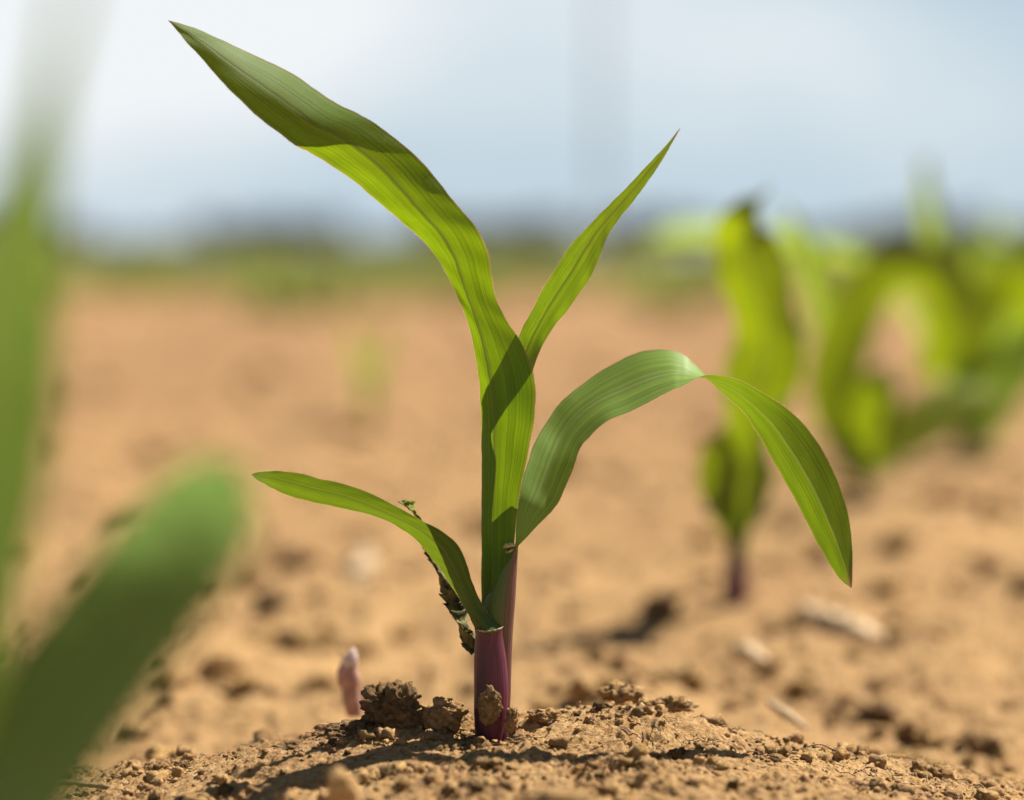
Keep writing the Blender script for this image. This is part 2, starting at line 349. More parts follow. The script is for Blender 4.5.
def sheath(name, st, Y, m, parent, nv=60, ns=40, ratio=0.85, label=None, cap=False, jit=0.0):
    """closed tube between two outlines: (Lx,Ly,Rx,Ry[,depth mm])"""
    rows = []
    for s in st:
        d = (s[4] if len(s) > 4 else 0)/1000
        rows.append([*P(s[0], s[1], Y+d), *P(s[2], s[3], Y+d)])
    a = crom(rows, nv); L, R = a[:, :3], a[:, 3:6]; V, U = [], []
    c = (L+R)/2; h = (R-L)/2; r = np.linalg.norm(h, axis=1)*ratio
    for j in range(ns+1):
        th = 2*PI*j/ns
        # u = 0 at the left margin, 1 at the right, seen from the front
        p = c-h*math.cos(th); p = p.copy(); p[:, 1] -= r*math.sin(th)
        if jit: p[:, 0] += jit*np.sin(np.arange(nv)*0.9+3*math.sin(th)*2); 
        V.append(p); U.append(np.stack([np.full(nv, 0.5-0.5*math.cos(th)), np.linspace(0, 1, nv)], 1))
    n1 = ns+1; V = np.stack(V, 1).reshape(-1, 3); U = np.stack(U, 1).reshape(-1, 2)
    i = (np.arange(nv-1)[:, None]*n1+np.arange(ns)[None, :]).ravel()
    F = [np.stack([i, i+1, i+n1+1, i+n1], 1)]
    if cap:
        F.append([[k, k+1, 0] for k in range(1, ns-1)]); b = (nv-1)*n1; F.append([[b, b+k, b+k+1] for k in range(1, ns-1)])
    o = mesh_np(name, V, F, m, U, parent=parent)
    if label: o['label'] = label
    return o

def tube(name, pts, rad, m, parent=None, ns=8, wob=0.0, seed=0, nv=None):
    pts = np.asarray([list(p) for p in pts], float); nv = nv or max(12, 6*len(pts))
    a = crom(np.hstack([pts, np.asarray(rad, float)[:, None]]), nv); c = a[:, :3]; r = a[:, 3]
    rr = np.random.RandomState(seed)
    if wob: c = c+rr.normal(0, wob, c.shape)
    t = np.gradient(c, axis=0); t /= np.linalg.norm(t, axis=1)[:, None]+1e-12
    ref = np.array([0.3, 0.2, 1.0]) if abs(t[0][2]) < 0.9 else np.array([1.0, 0.1, 0.1])
    n1 = np.cross(t, ref); n1 /= np.linalg.norm(n1, axis=1)[:, None]+1e-12; n2 = np.cross(t, n1)
    th = np.arange(ns)*2*PI/ns
    V = c[:, None]+r[:, None, None]*(np.cos(th)[None, :, None]*n1[:, None]+np.sin(th)[None, :, None]*n2[:, None])*(1+0.2*rr.normal(size=(nv, ns, 1))*(1 if wob else 0.15))
    V = V.reshape(-1, 3); q = []
    i = np.arange(nv-1)[:, None]*ns; j = np.arange(ns)[None, :]; jn = (np.arange(ns)+1)[None, :] % ns
    q = np.stack([(i+j), (i+jn), (i+ns+jn), (i+ns+j)], -1).reshape(-1, 4)
    caps = [[0, k+1, k] for k in range(1, ns-1)]+[[(nv-1)*ns, (nv-1)*ns+k, (nv-1)*ns+k+1] for k in range(1, ns-1)]
    if name is None: return V, q
    return mesh_np(name, V, [q, caps], m, parent=parent)

LEVEL = -0.026
OCT = [(0.9, .014, 0), (0.35, .010, 0), (0.14, .0085, 1), (0.06, .0044, 1), (0.027, .0024, 1), (0.012, .0020, 1), (0.0055, .0015, 1), (0.0026, .0011, 1), (0.0013, .0007, 1)]
BX, BY = -0.0045, 0.6
def raw(x, y, sp):
    z = np.zeros_like(x)
    wx = x+0.004*gn(x/0.02, y/0.02, 50); wy = y+0.004*gn(x/0.02, y/0.02, 51)
    for k, (lam, amp, bil) in enumerate(OCT):
        wt = np.clip(lam/(2.2*sp)-1, 0, 1)
        if wt.max() <= 0: continue
        n = gn(wx/lam+k*3.7, wy/lam-k*1.9, k+1)
        z += amp*wt*((np.abs(n)*1.6-0.45) if bil else n)
    return z
def height(x, y, sp=None):
    x = np.asarray(x, float); y = np.asarray(y, float)
    r = np.hypot(x, y)
    if sp is None: sp = 0.0004
    dx = (x-0.010)/0.125; yb = y-0.605
    dy = np.where(yb > 0, yb/0.062, yb/0.20)
    mound = 0.026*np.exp(-(np.abs(dx)**2.2)-dy*dy)
    near = np.exp(-(((x-BX)/0.16)**2+((y-0.57)/0.09)**2))    # the mound itself is finer and lower in relief
    z = raw(x, y, sp)
    fine = np.zeros_like(x)
    for k, (lam, amp, bil) in enumerate(OCT[3:]):
        n = gn(x/lam+(k+3)*3.7+0.5, y/lam-(k+3)*1.9, k+20)
        fine += amp*np.clip(lam/(2.2*sp)-1, 0, 1)*(np.abs(n)*1.6-0.4 if bil else n)*(0.45 if k == 0 else 0.8)
    patch = 0.75+0.55*np.clip(gn(x/0.017, y/0.024, 91)*1.5, -1, 1)
    fine = fine*patch+0.0012*gn(x/0.019+3, y/0.015, 92)
    z = z*(1-near)+fine*near
    # ridge of lumps running down to the left of the stem, hollow in front of it
    rx = (x+0.035)/0.030; ry = (y-(0.60+0.25*(x+0.03)))/0.012
    z = z+0.004*np.exp(-rx*rx-ry*ry)
    z = z+0.0060*np.exp(-((x-0.026)/0.026)**2-((y-0.612)/0.016)**2)
    ramp_ = np.exp(-(((x-BX)/0.010)**2+((y-BY)/0.010)**2))
    z = LEVEL+mound+z
    z = z*(1-ramp_)+ramp_*(-0.0012)
    return np.where(r > 400, LEVEL+(z-LEVEL)*0.3, z)
def hz(x, y): return float(height(np.array([x]), np.array([y]))[0])

def build_ground():
    r = [0.03]
    while r[-1] < 3500:
        q = r[-1]
        if q < 0.47: r.append(q*1.03)
        elif q < 0.70: r.append(q+0.00040)
        elif q < 3.0: r.append(q*1.0028)
        else: r.append(q*(1.006 if q < 12 else 1.03))
    r = np.array(r)
    a = np.concatenate([np.arange(-0.215, 0.215, 0.0007)])
    s1 = np.geomspace(0.0012, 0.12, 150); pos = 0.215+np.cumsum(s1*0.6)
    pos = pos[pos < PI]; pos = np.append(pos[pos < PI-0.02], PI)
    a = np.concatenate([-pos[::-1], a, pos[:-1]])
    R, A = np.meshgrid(r, a, indexing='ij')
    X = R*np.sin(A); Y = R*np.cos(A)
    dr = np.gradient(r)[:, None]*np.ones_like(A); da = np.abs(np.gradient(a))[None, :]*R
    sp = np.maximum(dr, da)*0.62
    Z = height(X.ravel(), Y.ravel(), sp.ravel()).reshape(X.shape)
    nr, na = R.shape
    V = np.stack([X, Y, Z], -1).reshape(-1, 3)
    i = np.arange(nr-1)[:, None]*na; j = np.arange(na)[None, :]; jn = (np.arange(na)+1)[None, :] % na
    q = np.stack([i+j, i+jn, i+na+jn, i+na+j], -1).reshape(-1, 4)[:, ::-1]
    V = np.vstack([V, [[0, 0, V[0, 2]]]]); c = len(V)-1
    tri = np.stack([np.arange(na), (np.arange(na)+1) % na, np.full(na, c)], 1)
    g = mesh_np('ground', V, [q, tri], M['soil'])
    g['kind'] = 'structure'; g['label'] = 'bare sandy soil of the field, crumbly and tan'
    print('ground verts', len(V))
build_ground()

# ------------------------------------------------------------------ crumbs and clods
def ico(sub):
    import bmesh
    bm = bmesh.new(); bmesh.ops.create_icosphere(bm, subdivisions=sub, radius=1.0)
    v = np.array([list(p.co) for p in bm.verts]); f = np.array([[q.index for q in p.verts] for p in bm.faces]); bm.free(); return v, f
def n3(v, s, seed):
    return (gn(v[:, 0]*s+v[:, 2]*s*0.7+seed, v[:, 1]*s-v[:, 2]*s*0.6+seed*1.7, seed % 17)
            + gn(v[:, 2]*s+seed*.3, v[:, 0]*s*0.8-v[:, 1]*s*.5, (seed+5) % 17))*0.5
def lump(sub, seed, amp=0.4, flat=0.75, oct_=3):
    v, f = ico(sub); d = np.ones(len(v))
    for k in range(oct_): d += amp*(0.56**k)*(np.minimum(np.abs(n3(v, 1.3*2.1**k, seed+k*3)), .42)*2.4-0.5)
    v = v*d[:, None]; rr = np.random.RandomState(seed); v *= np.array([1, rr.uniform(.7, 1), flat*rr.uniform(.8, 1.1)]); return v, f
VAR1 = [lump(2, 100+k, 0.8, 0.85, 3) for k in range(10)]
VAR2 = [lump(3, 200+k, 0.75, 0.7, 4) for k in range(10)]
def scatter(name, n, xy, size, var, label, seed, mt=None, sink=0.25):
    rr = np.random.RandomState(seed); xs, ys = xy(rr, n); sz = size(rr, n, xs, ys); zs = height(xs, ys, np.full(n, 0.0006)*np.maximum(1, ys/1.0))
    Vs, Fs, Ts = [], [], []; b = 0
    for i in range(n):
        v, f = var[rr.randint(len(var))]; a = rr.uniform(0, 6.28); ca, sa = math.cos(a), math.sin(a); b2 = rr.uniform(-.6, .6); cb, sb = math.cos(b2), math.sin(b2)
        Rm = np.array([[ca, -sa, 0], [sa, ca, 0], [0, 0, 1]]) @ np.array([[1, 0, 0], [0, cb, -sb], [0, sb, cb]])
        q = (v*sz[i]) @ Rm.T + np.array([xs[i], ys[i], zs[i]+sz[i]*sink])
        Vs.append(q); Fs.append(f+b); b += len(v)
        k = rr.uniform(0.72, 1.18); t = np.array([k, k*rr.uniform(.94, 1.03), k*rr.uniform(.85, 1.05)])
        if rr.rand() < 0.05: t *= 0.35
        Ts.append(np.tile(t, (len(v), 1)))
    o = mesh_np(name, np.vstack(Vs), [np.vstack(Fs)], mt or M['crumb'], tint=np.vstack(Ts), smooth=True)
    return tag(o, label, 'soil', kind='stuff')
def near_xy(rr, n):
    y = rr.uniform(0.50, 0.70, n); return y*rr.uniform(-0.215, 0.215, n), y
def stem_free(xs, ys): return np.hypot(xs-BX, ys-BY) > 0.006
scatter('soil_crumbs', 30000, near_xy, lambda r, n, x, y: np.minimum(0.00011*(1-r.rand(n))**-0.62, 0.0014)*(0.6+0.9*(gn(x/0.014, y/0.014, 77) > 0.05))*np.where(stem_free(x, y), 1, .35), VAR1,
        'fine crumbs of tan soil covering the mound round the seedling', 1)
def mid_xy(rr, n):
    y = 0.64*np.exp(rr.uniform(0, 1.0, n)**1.1*2.2); return y*rr.uniform(-0.23, 0.23, n), y
scatter('soil_clods', 2300, mid_xy, lambda r, n, x, y: np.minimum(0.0010*(1-r.rand(n))**-0.6, 0.0045+0.002*y)*(0.8+0.30*y), VAR2,
        'loose blurred clods strewn over the bare field behind', 2)

def foot_xy(rr, n):
    a = rr.uniform(0, 6.28, n); d = 0.0030+np.abs(rr.normal(0, .0022, n)); return BX+.0002+d*np.cos(a)*1.1, BY-.0002+d*np.sin(a)
scatter('stem_foot_crumbs', 420, foot_xy, lambda r, n, x, y: np.minimum(0.00018*(1-r.rand(n))**-0.6, 0.0009), VAR1, 'loose crumbs heaped round the foot of the purple stem', 8, sink=.6)
def clod(px, py, Y, size, label, seed, name='soil_clod', m=None, amp=0.5, flat=0.8, z=None, sub=4, cat='clod of soil', group=None, tintk=1.0, crumbly=0):
    c = P(px, py, Y)
    v, f = lump(sub, seed, amp, flat, 5 if sub > 3 else 3)
    sx = size if isinstance(size, (tuple, list)) else (size, size, size)
    q = v*np.array(sx)
    Vs, Fs = [q], [f]; b = len(q); rr = np.random.RandomState(seed)
    for k in range(crumbly):
        w_, g = VAR2[rr.randint(len(VAR2))]; p = q[rr.randint(len(q))]*rr.uniform(.85, 1.0); s = rr.uniform(.035, .05+.09*rr.rand())*max(sx)
        Vs.append(w_*s+p); Fs.append(g+b); b += len(w_)
    V = np.vstack(Vs)+np.array(c)
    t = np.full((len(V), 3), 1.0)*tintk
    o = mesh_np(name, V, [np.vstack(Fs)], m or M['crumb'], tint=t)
    o.data.transform(__import__('mathutils').Matrix.Translation(-Vector(c))); o.location = c
    return tag(o, label, cat, group)

# ------------------------------------------------------------------ the seedling in focus
seed_ = empty('corn_seedling', (BX, BY, 0), 'sharp maize seedling with purple stem and four green leaves, on the mound', 'seedling')
# stem: the purple sheath of the lowest leaf, with the green and pink sheath of the next one behind it
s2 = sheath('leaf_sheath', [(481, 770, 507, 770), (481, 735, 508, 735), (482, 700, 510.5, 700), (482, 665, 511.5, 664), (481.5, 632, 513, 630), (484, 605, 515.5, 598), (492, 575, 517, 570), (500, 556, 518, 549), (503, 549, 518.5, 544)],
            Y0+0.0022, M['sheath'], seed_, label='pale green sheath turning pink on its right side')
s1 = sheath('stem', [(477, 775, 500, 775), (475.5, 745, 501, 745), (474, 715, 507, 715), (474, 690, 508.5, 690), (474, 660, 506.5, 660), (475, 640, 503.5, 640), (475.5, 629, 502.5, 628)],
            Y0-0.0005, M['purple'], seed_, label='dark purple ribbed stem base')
# collars where blades leave their sheaths
def collar(pts, r, Y, name='collar'):
    return tube(name, [P(a, b, Y+d/1000) for a, b, d in pts], [r*0.4]+[r]*(len(pts)-2)+[r*0.4], M['collar'], seed_, ns=8, wob=0.00004, seed=3)
collar([(476, 629.5, -1.5), (482, 631, -2.9), (490, 631, -3.4), (498, 629.5, -2.9), (503.5, 626.5, -1.2)], 0.00020, Y0)
collar([(502, 549, 0), (506, 552, -2.0), (512, 550, -2.2), (519, 543.5, 1)], 0.00028, Y0+0.0022)
tube('ligule', [P(503, 548, Y0-.001), P(508, 545, Y0-.0018), P(516, 545, Y0-.0010)], [.0001, .0006, .0002], M['collar'], seed_, ns=6)

# tall leaf: rolled at its foot, opening and twisting towards the upper left
A = [ # Lx,Ly,Ld, Rx,Ry,Rd, bow, f
 (483, 650, 3, 508, 650, 2, 2.0, .5),
 (481.5, 610, 3, 511, 605, 1, 2.0, .42),
 (481.5, 574, 3, 513, 570, .6, 2.0, .38),
 (481.6, 530, 3.2, 516, 520, .4, 2.0, .34),
 (481.6, 486, 3.4, 522, 481, .2, 1.9, .30),
 (481.3, 440, 3.2, 531, 440, 0, 1.8, .26),
 (480.6, 408, 2.6, 535, 403, 0, 1.7, .24),
 (478.5, 378, 1.6, 534, 373, 0, 1.4, .20),
 (474, 349, .6, 523, 346, 0, 1.0, .20),
 (467, 320, -1, 508, 322, -.5, .8, .22),
 (459, 300, -2, 497, 300, -1.5, .6, .25),
 (447, 275, -3, 491, 274, -3, .6, .30),
 (435, 256, -3.8, 487, 250, -4, .8, .34),
 (419, 237, -4, 476, 227, -5, 1.2, .38),
 (400, 220.5, -4.5, 459, 208, -5.6, 1.5, .42),
 (380, 203, -5, 440, 184.5, -6.0, 1.8, .45),
 (356, 183, -5.2, 420, 160, -6.2, 2.0, .48),
 (331.7, 165.5, -5.5, 393, 137, -6.2, 2.1, .50),
 (312, 154, -6, 365, 117, -5.2, 2.3, .52),
 (293, 144.5, -6.4, 340, 105, -2.6, 2.6, .5),
 (274, 130, -6.8, 316, 88.5, .4, 2.9, .5),
 (252, 111, -6.0, 288, 71, 2.6, 2.6, .5),
 (228, 88, -5, 258, 57, 2.4, 1.9, .5),
 (205, 62, -4.2, 227, 42.5, .8, 1.3, .5),
 (187, 42, -3.7, 200, 30.5, -1, .7, .5),
 (174, 27, -3.5, 180, 23.5, -2.5, .3, .5),
 (168, 20.5, -3.5, 168.5, 20.3, -3.5, 0, .5)]
blade('leaf', A, Y0, M['leafA'], seed_, nv=230, nu=25, ripple=0.00022, seed=3, label='tallest leaf, rising to the upper left, purplish towards its tip')
# narrow leaf behind, to the upper right
B = [
 (485, 640, 3, 509, 640, 3, -2.5, .5),
 (484, 580, 3, 511, 578, 3, -3.2, .5),
 (484, 520, 3.2, 514, 518, 4, -3.6, .5),
 (484, 460, 3.4, 522, 455, 5, -3.6, .5),
 (487, 415, 3.8, 528, 405, 5.6, -2.6, .5),
 (497, 380, 4.5, 531, 388, 6.5, -.6, .5),
 (513, 350, 7.2, 533, 371, 8, 1.6, .5),
 (522, 328, 7, 541, 350, 8.5, 1.6, .5),
 (534, 306, 5.5, 552, 330, 7.8, 1.5, .48),
 (547, 282, 3.5, 570, 307, 6.2, 1.3, .46),
 (562, 258, 2, 588, 281, 4.6, 1.2, .45),
 (577, 238, .6, 599, 257, 3.2, 1.0, .45),
 (592, 222, -.4, 608, 236, 2, .8, .46),
 (606, 208, -1.2, 620, 218, 1, .7, .5),
 (622, 192, -1.8, 634, 200, 0, .5, .5),
 (638, 175.5, -2.4, 648, 181, -1, .4, .5),
 (654, 158, -2.9, 661, 162, -2, .2, .5),
 (668, 143, -3.2, 671, 145, -2.9, .1, .5),
 (680, 128, -3.5, 680.4, 128.2, -3.5, 0, .5)]
blade('leaf', B, Y0, M['leafB'], seed_, nv=150, nu=17, ripple=0.00012, seed=5, label='narrow upright leaf leaning to the right, pale along its right margin')
# arching leaf to the right: edge 1 is above on the way up and below once it has crossed
C = [
 (515.5, 552, 1, 517, 552, -.5, .2, .5),
 (515.5, 540, .4, 519, 545, -.4, 0, .5),
 (517, 504, .6, 545, 518, -.8, -.8, .5),
 (523, 478, 3.4, 560, 499, .9, -1.2, .5),
 (533, 446, 8.2, 573, 470, 3.2, -1.5, .5),
 (546, 422, 12.5, 580, 449, 5.6, -1.5, .5),
 (564, 398.5, 15.8, 592, 435, 6.4, -1.4, .5),
 (588, 380, 18.5, 609, 420, 6.6, -1.3, .52),
 (613, 364, 20, 632, 410.5, 6.4, -1.1, .55),
 (640, 352, 20.5, 655, 398.6, 6, -.9, .58),
 (665, 349.5, 20, 673, 389.5, 5.8, -.7, .6),
 (684, 355, 19.3, 680, 387, 5.8, -.5, .58),
 (694, 363.5, 18.6, 687, 384, 5.8, -.4, .56),
 (702, 371.5, 17.6, 693, 380.5, 5.9, -.3, .52),
 (710, 381, 16.4, 701, 376, 6, -.1, .5),
 (720, 391, 15, 714, 374.5, 6.4, .1, .5),
 (731, 400.5, 13.6, 731, 377.5, 6.3, .4, .5),
 (744, 413, 12, 752, 386, 6.5, .8, .48),
 (758, 434, 10.4, 787, 409, 7, 1.2, .46),
 (776, 466, 9, 810, 432, 7.6, 1.35, .45),
 (794, 498, 8.6, 829, 463, 8.3, 1.4, .45),
 (812, 533, 8.6, 843, 495, 9, 1.2, .45),
 (828, 562, 9, 850.5, 528, 9.4, .8, .45),
 (841, 580, 9.3, 852.5, 562, 9.6, .6, .48),
 (851, 588, 9.5, 852, 587, 9.5, 0, .5)]
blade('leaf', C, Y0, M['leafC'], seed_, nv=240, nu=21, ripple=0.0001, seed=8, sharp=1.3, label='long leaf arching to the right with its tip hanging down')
# low leaf to the left
D = [
 (475.2, 634, 0, 503, 630, 0, 3.6, .5),
 (473.5, 626, 0, 499, 624, -.5, 3.0, .5),
 (467, 612, .5, 486, 611, -1.6, 2.0, .5),
 (460.5, 601, 1, 480.5, 601, -2.2, 1.5, .5),
 (450, 584, 1, 474, 586, -3, 1.2, .5),
 (441, 571, 1, 469, 571, -3.6, 1.0, .5),
 (433, 560, 1, 464, 557, -4, .9, .5),
 (423, 547, .5, 457, 544.5, -4.5, .9, .5),
 (408, 533.5, 0, 443, 532, -5, .9, .5),
 (386, 521, -.5, 418, 518.5, -5, .9, .52),
 (360, 512.5, -1, 393, 504, -5, .9, .54),
 (330, 505.5, -1, 356, 488, -5.5, .9, .55),
 (303, 500, -1, 322, 479, -6, .9, .55),
 (280, 492.5, -1.5, 294, 472.3, -5.5, .8, .55),
 (264, 484.5, -2.5, 272, 470.4, -5, .5, .55),
 (254.5, 477.5, -4, 257, 472.5, -4.5, .1, .5),
 (251.5, 474.6, -4, 251.8, 474.2, -4, 0, .5)]
blade('leaf', D, Y0, M['leafD'], seed_, nv=150, nu=17, ripple=0.00012, seed=12, label='lowest leaf, short and blunt, reaching to the left')

# withered strip of leaf hanging behind the low leaf
def withered():
    pts = [(404, 500), (410, 507), (418, 519), (428, 545), (437, 566), (446, 586), (455, 604), (462, 622), (470, 642), (476, 654)]
    c = crom([list(P(a, b, Y0+0.009-0.0004*i)) for i, (a, b) in enumerate(pts)], 90)
    rr = np.random.RandomState(4); V = []; ns = 12
    wd = np.interp(np.linspace(0, 1, 90), [0, .05, .12, .22, .3, .5, .7, .85, 1], [.0006, .0016, .0013, .0008, .0012, .0017, .0023, .0030, .0012])
    for k in range(90):
        tw = k*0.11; ca, sa = math.cos(tw), math.sin(tw)
        for j in range(ns):
            th = 2*PI*j/ns; q = float(gn(np.array([k*.33+.2]), np.array([j*.7+.1]), 12)[0])
            r = wd[k]*(0.95+0.75*q+0.12*rr.normal()); a, b_ = math.cos(th)*r, math.sin(th)*r*0.35     # flattened and twisted
            V.append(c[k]+np.array([a*ca-b_*sa, a*sa+b_*ca, 0.5*q*wd[k]]))
    i = np.arange(89)[:, None]*ns; j = np.arange(ns)[None, :]; jn = (np.arange(ns)+1)[None, :] % ns
    q = np.stack([(i+j), (i+jn), (i+ns+jn), (i+ns+j)], -1).reshape(-1, 4)
    mi = [1 if (n//ns) < 20 else 0 for n in range(len(q))]
    o = mesh_np('withered_leaf', V, [q, [[0, k, k+1] for k in range(1, ns-1)]], [M['wither'], M['withertip']], midx=mi+[1]*(ns-2), smooth=True, parent=seed_)
    o['label'] = 'shrivelled dark first leaf with a yellow tip, behind the low leaf'
withered()

# clods in the focus zone
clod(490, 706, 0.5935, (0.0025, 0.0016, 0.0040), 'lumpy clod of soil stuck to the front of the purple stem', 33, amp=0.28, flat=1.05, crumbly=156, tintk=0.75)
clod(512, 720, 0.5960, (0.0013, 0.0016, 0.0030), 'thin sliver of soil leaning on the right side of the purple stem', 35, amp=0.5, flat=1.0, crumbly=84)
clod(392, 712, 0.602, (0.0066, 0.0065, 0.0058), 'big dark-sided clod left of the seedling on the mound', 42, tintk=0.5, amp=0.40, flat=0.95, sub=5, crumbly=360)  # low tint darkens the whole clod in place of its shaded side
clod(352, 733, 0.600, (0.0058, 0.0050, 0.0034), 'low shaded clod leaning on the big dark-sided clod', 44, tintk=0.5, amp=0.40, sub=5, crumbly=240)  # shade painted in by the low tint
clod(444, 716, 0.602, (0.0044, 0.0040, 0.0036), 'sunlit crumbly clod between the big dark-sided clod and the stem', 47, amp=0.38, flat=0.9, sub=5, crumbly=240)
clod(300, 752, 0.596, (0.0052, 0.005, 0.0030), 'shaded clod halfway down the slope to the left of the mound', 49, tintk=0.55, amp=0.4, sub=5, crumbly=204)  # tint carries the shade of the left slope
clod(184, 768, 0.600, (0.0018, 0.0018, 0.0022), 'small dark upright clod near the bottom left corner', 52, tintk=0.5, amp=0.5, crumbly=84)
clod(240, 775, 0.595, (0.0042, 0.004, 0.0020), 'flat shaded clod at the left foot of the mound', 55, tintk=0.55, amp=0.5, crumbly=144)  # darkened by tint to look shaded
clod(620, 694, 0.625, (0.0045, 0.0045, 0.0034), 'rounded clod on the crest to the right of the seedling', 57, amp=0.5, crumbly=180)
clod(672, 706, 0.622, (0.0050, 0.0042, 0.0028), 'broad clod at the right end of the sharp crest', 60, amp=0.55, crumbly=180)
clod(545, 716, 0.606, (0.0034, 0.0030, 0.0022), 'crumbly clod just right of the stem foot', 63, amp=0.5, crumbly=144)
clod(730, 742, 0.612, (0.0042, 0.004, 0.0024), 'darkened clod on the right slope of the mound', 66, amp=0.55, crumbly=48, tintk=0.62)  # dark tint stands for the shadow of the arching leaf's tip
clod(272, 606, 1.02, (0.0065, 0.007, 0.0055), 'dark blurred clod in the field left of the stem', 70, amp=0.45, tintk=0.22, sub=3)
clod(400, 566, 1.20, (0.0075, 0.007, 0.0085), 'white blurred stone behind the low leaf', 73, name='stone', m=M['stone'], amp=0.12, cat='stone', sub=3, flat=1)
clod(342, 792, 0.520, (0.0030, 0.0030, 0.0040), 'pale blurred stone at the bottom edge left of the stem', 76, name='stone', m=M['crumb'], tintk=1.3, amp=0.3, cat='stone', sub=3, flat=1)
clod(562, 800, 0.520, (0.0062, 0.0040, 0.0026), 'tan blurred clod at the bottom edge right of the stem', 78, amp=0.35, sub=3, tintk=.95)
clod(868, 772, 0.655, (0.0065, 0.005, 0.0042), 'pale lump of stone near the bottom right corner', 80, name='stone', m=M['stone'], amp=0.35, cat='stone', sub=3)
clod(697, 798, 0.575, (0.0014, 0.0012, 0.0009), 'tiny white stone at the bottom edge of the mound', 82, name='stone', m=M['stone'], amp=0.2, cat='stone', sub=3)

# pale bits of straw and husk
def straw(p0, p1, wd, label, seed, name='straw', Y1=None, Yb=None, m=None, bend=0.0):
    a, b = P(*p0), P(*p1); mid = (a+b)/2+Vector((0, 0, bend)); 
    o = tube(name, [a, a.lerp(mid, .5)+Vector((0, 0, bend*.3)), mid, mid.lerp(b, .5)+Vector((0, 0, bend*.3)), b], [wd*.7, wd, wd*1.05, wd*.9, wd*.5], m or M['straw'], ns=10, wob=wd*0.04, seed=seed)
    return tag(o, label, 'straw', 'bits of dry straw on the soil')
straw((800, 612, 0.93), (898, 652, 0.90), 0.0042, 'long pale straw lying in the soil right of the second seedling', 1)
straw((735, 648, 0.84), (766, 664, 0.83), 0.0026, 'short tan straw in the soil just below the second seedling', 2)
straw((768, 702, 0.715), (806, 728, 0.70), 0.0011, 'thin tan straw on the right slope behind the mound', 3)
straw((600, 727, 0.610), (655, 730, 0.607), 0.0006, 'flat pale straw on the mound right of the stem', 4)
straw((352, 604, 1.10), (368, 556, 1.13), 0.0050, 'blurred cream husk standing beside the white stone', 5, bend=0.004)
straw((840, 792, 0.640), (905, 782, 0.66), 0.0014, 'straw at the bottom right beside the pale lump', 6)
# rootlets
def rootlet(pts, r, label, seed, m='root', Y=None):
    o = tube('rootlet', [P(*p) for p in pts], [r]*(len(pts)-1)+[r*.35], M[m], ns=6, wob=r*0.12, seed=seed)
    return tag(o, label, 'rootlet', 'dry rootlets on the mound')
rootlet([(632, 765, .592), (634, 752, .592), (641, 744, .592), (643, 738, .592), (642, 731, .592)], .00018, 'dark curved rootlet standing up from the sharp soil right of the stem', 1, 'rootd')
rootlet([(626, 757, .594), (623, 747, .594), (625, 735, .594)], .00013, 'small forked rootlet tip left of the dark curved rootlet', 2, 'rootd')
rootlet([(206, 784, .592), (222, 778, .592), (234, 772, .592), (242, 763, .592)], .00030, 'dark bent rootlet poking up near the bottom left', 3, 'rootd')
rootlet([(415, 790, .575), (400, 778, .575), (440, 770, .576), (480, 773, .577), (512, 781, .577)], .00040, 'long tan rootlet looping over the soil below the stem', 4)
rootlet([(366, 786, .580), (390, 783, .58), (412, 786, .58)], .00055, 'dark stub of root in the soil at the bottom left of the stem', 5, 'rootd')
rootlet([(340, 686, .668), (338, 672, .668), (343, 660, .668), (336, 652, .668)], .00022, 'fine brown rootlet curling beside the pink shoot', 6)
rootlet([(500, 745, .590), (508, 752, .589), (516, 745, .588), (510, 738, .588)], .00030, 'tan rootlet arching at the foot of the stem', 7)
rootlet([(60, 783, .60), (100, 786, .598), (140, 792, .596), (165, 797, .596)], .00050, 'brown rootlet along the bottom left corner', 8)
rootlet([(660, 770, .588), (672, 762, .588), (690, 764, .588)], .00020, 'thin rootlet lying on the soil at the lower right of the mound', 9, 'rootd')
# uncountable finer fibres
def fibres():
    rr = np.random.RandomState(9); Vs, Fs = [], []; b = 0
    for k in range(650):
        y = rr.uniform(.535, .64); x = y*rr.uniform(-.18, .18)
        if math.hypot(x-BX, y-BY) < .006: continue
        a = rr.uniform(0, 6.28); L = rr.uniform(.0015, .006)*(2 if rr.rand() < .15 else 1); n = 5; pts = []
        for i in range(n):
            a += rr.uniform(-.6, .6); x += math.cos(a)*L/n; y += math.sin(a)*L/n; pts.append((x, y))
        hh = height(np.array([p[0] for p in pts]), np.array([p[1] for p in pts]))
        zb = hh.max()*.5+hh*.5+.0004+rr.uniform(0, .0006, n)
        v, q = tube(None, [(p[0], p[1], z) for p, z in zip(pts, zb)], [rr.uniform(.00005, .00012)*(1.8 if rr.rand() < .12 else 1)]*n, None, ns=5, nv=12, seed=k)
        Vs.append(v); Fs.append(q+b); b += len(v)
    tag(mesh_np('root_fibres', np.vstack(Vs), [np.vstack(Fs)], M['root']), 'hair-thin dry root fibres mixed into the soil of the mound', 'roots', kind='stuff')
fibres()

# pink shoot behind the mound
shp = P(352, 702, 0.668)
sh = empty('pink_shoot', shp, 'small pink shoot with white tip poking up behind the mound', 'shoot')
sheath('shoot_body', [(347, 716, 362, 716), (343, 702, 361, 700), (342, 690, 359.5, 688), (338.5, 680, 360, 677), (339.5, 670, 357.5, 667), (343, 661, 357.5, 658)], 0.668, M['shoot'], sh, ratio=.8, jit=.00016)
sheath('shoot_tip', [(342, 667, 357.6, 664), (342.5, 661, 358, 657), (345.5, 655, 356.5, 652), (350, 650, 355, 649), (352.2, 648, 353.4, 647.6)], 0.668, M['shoottip'], sh, ratio=.92)

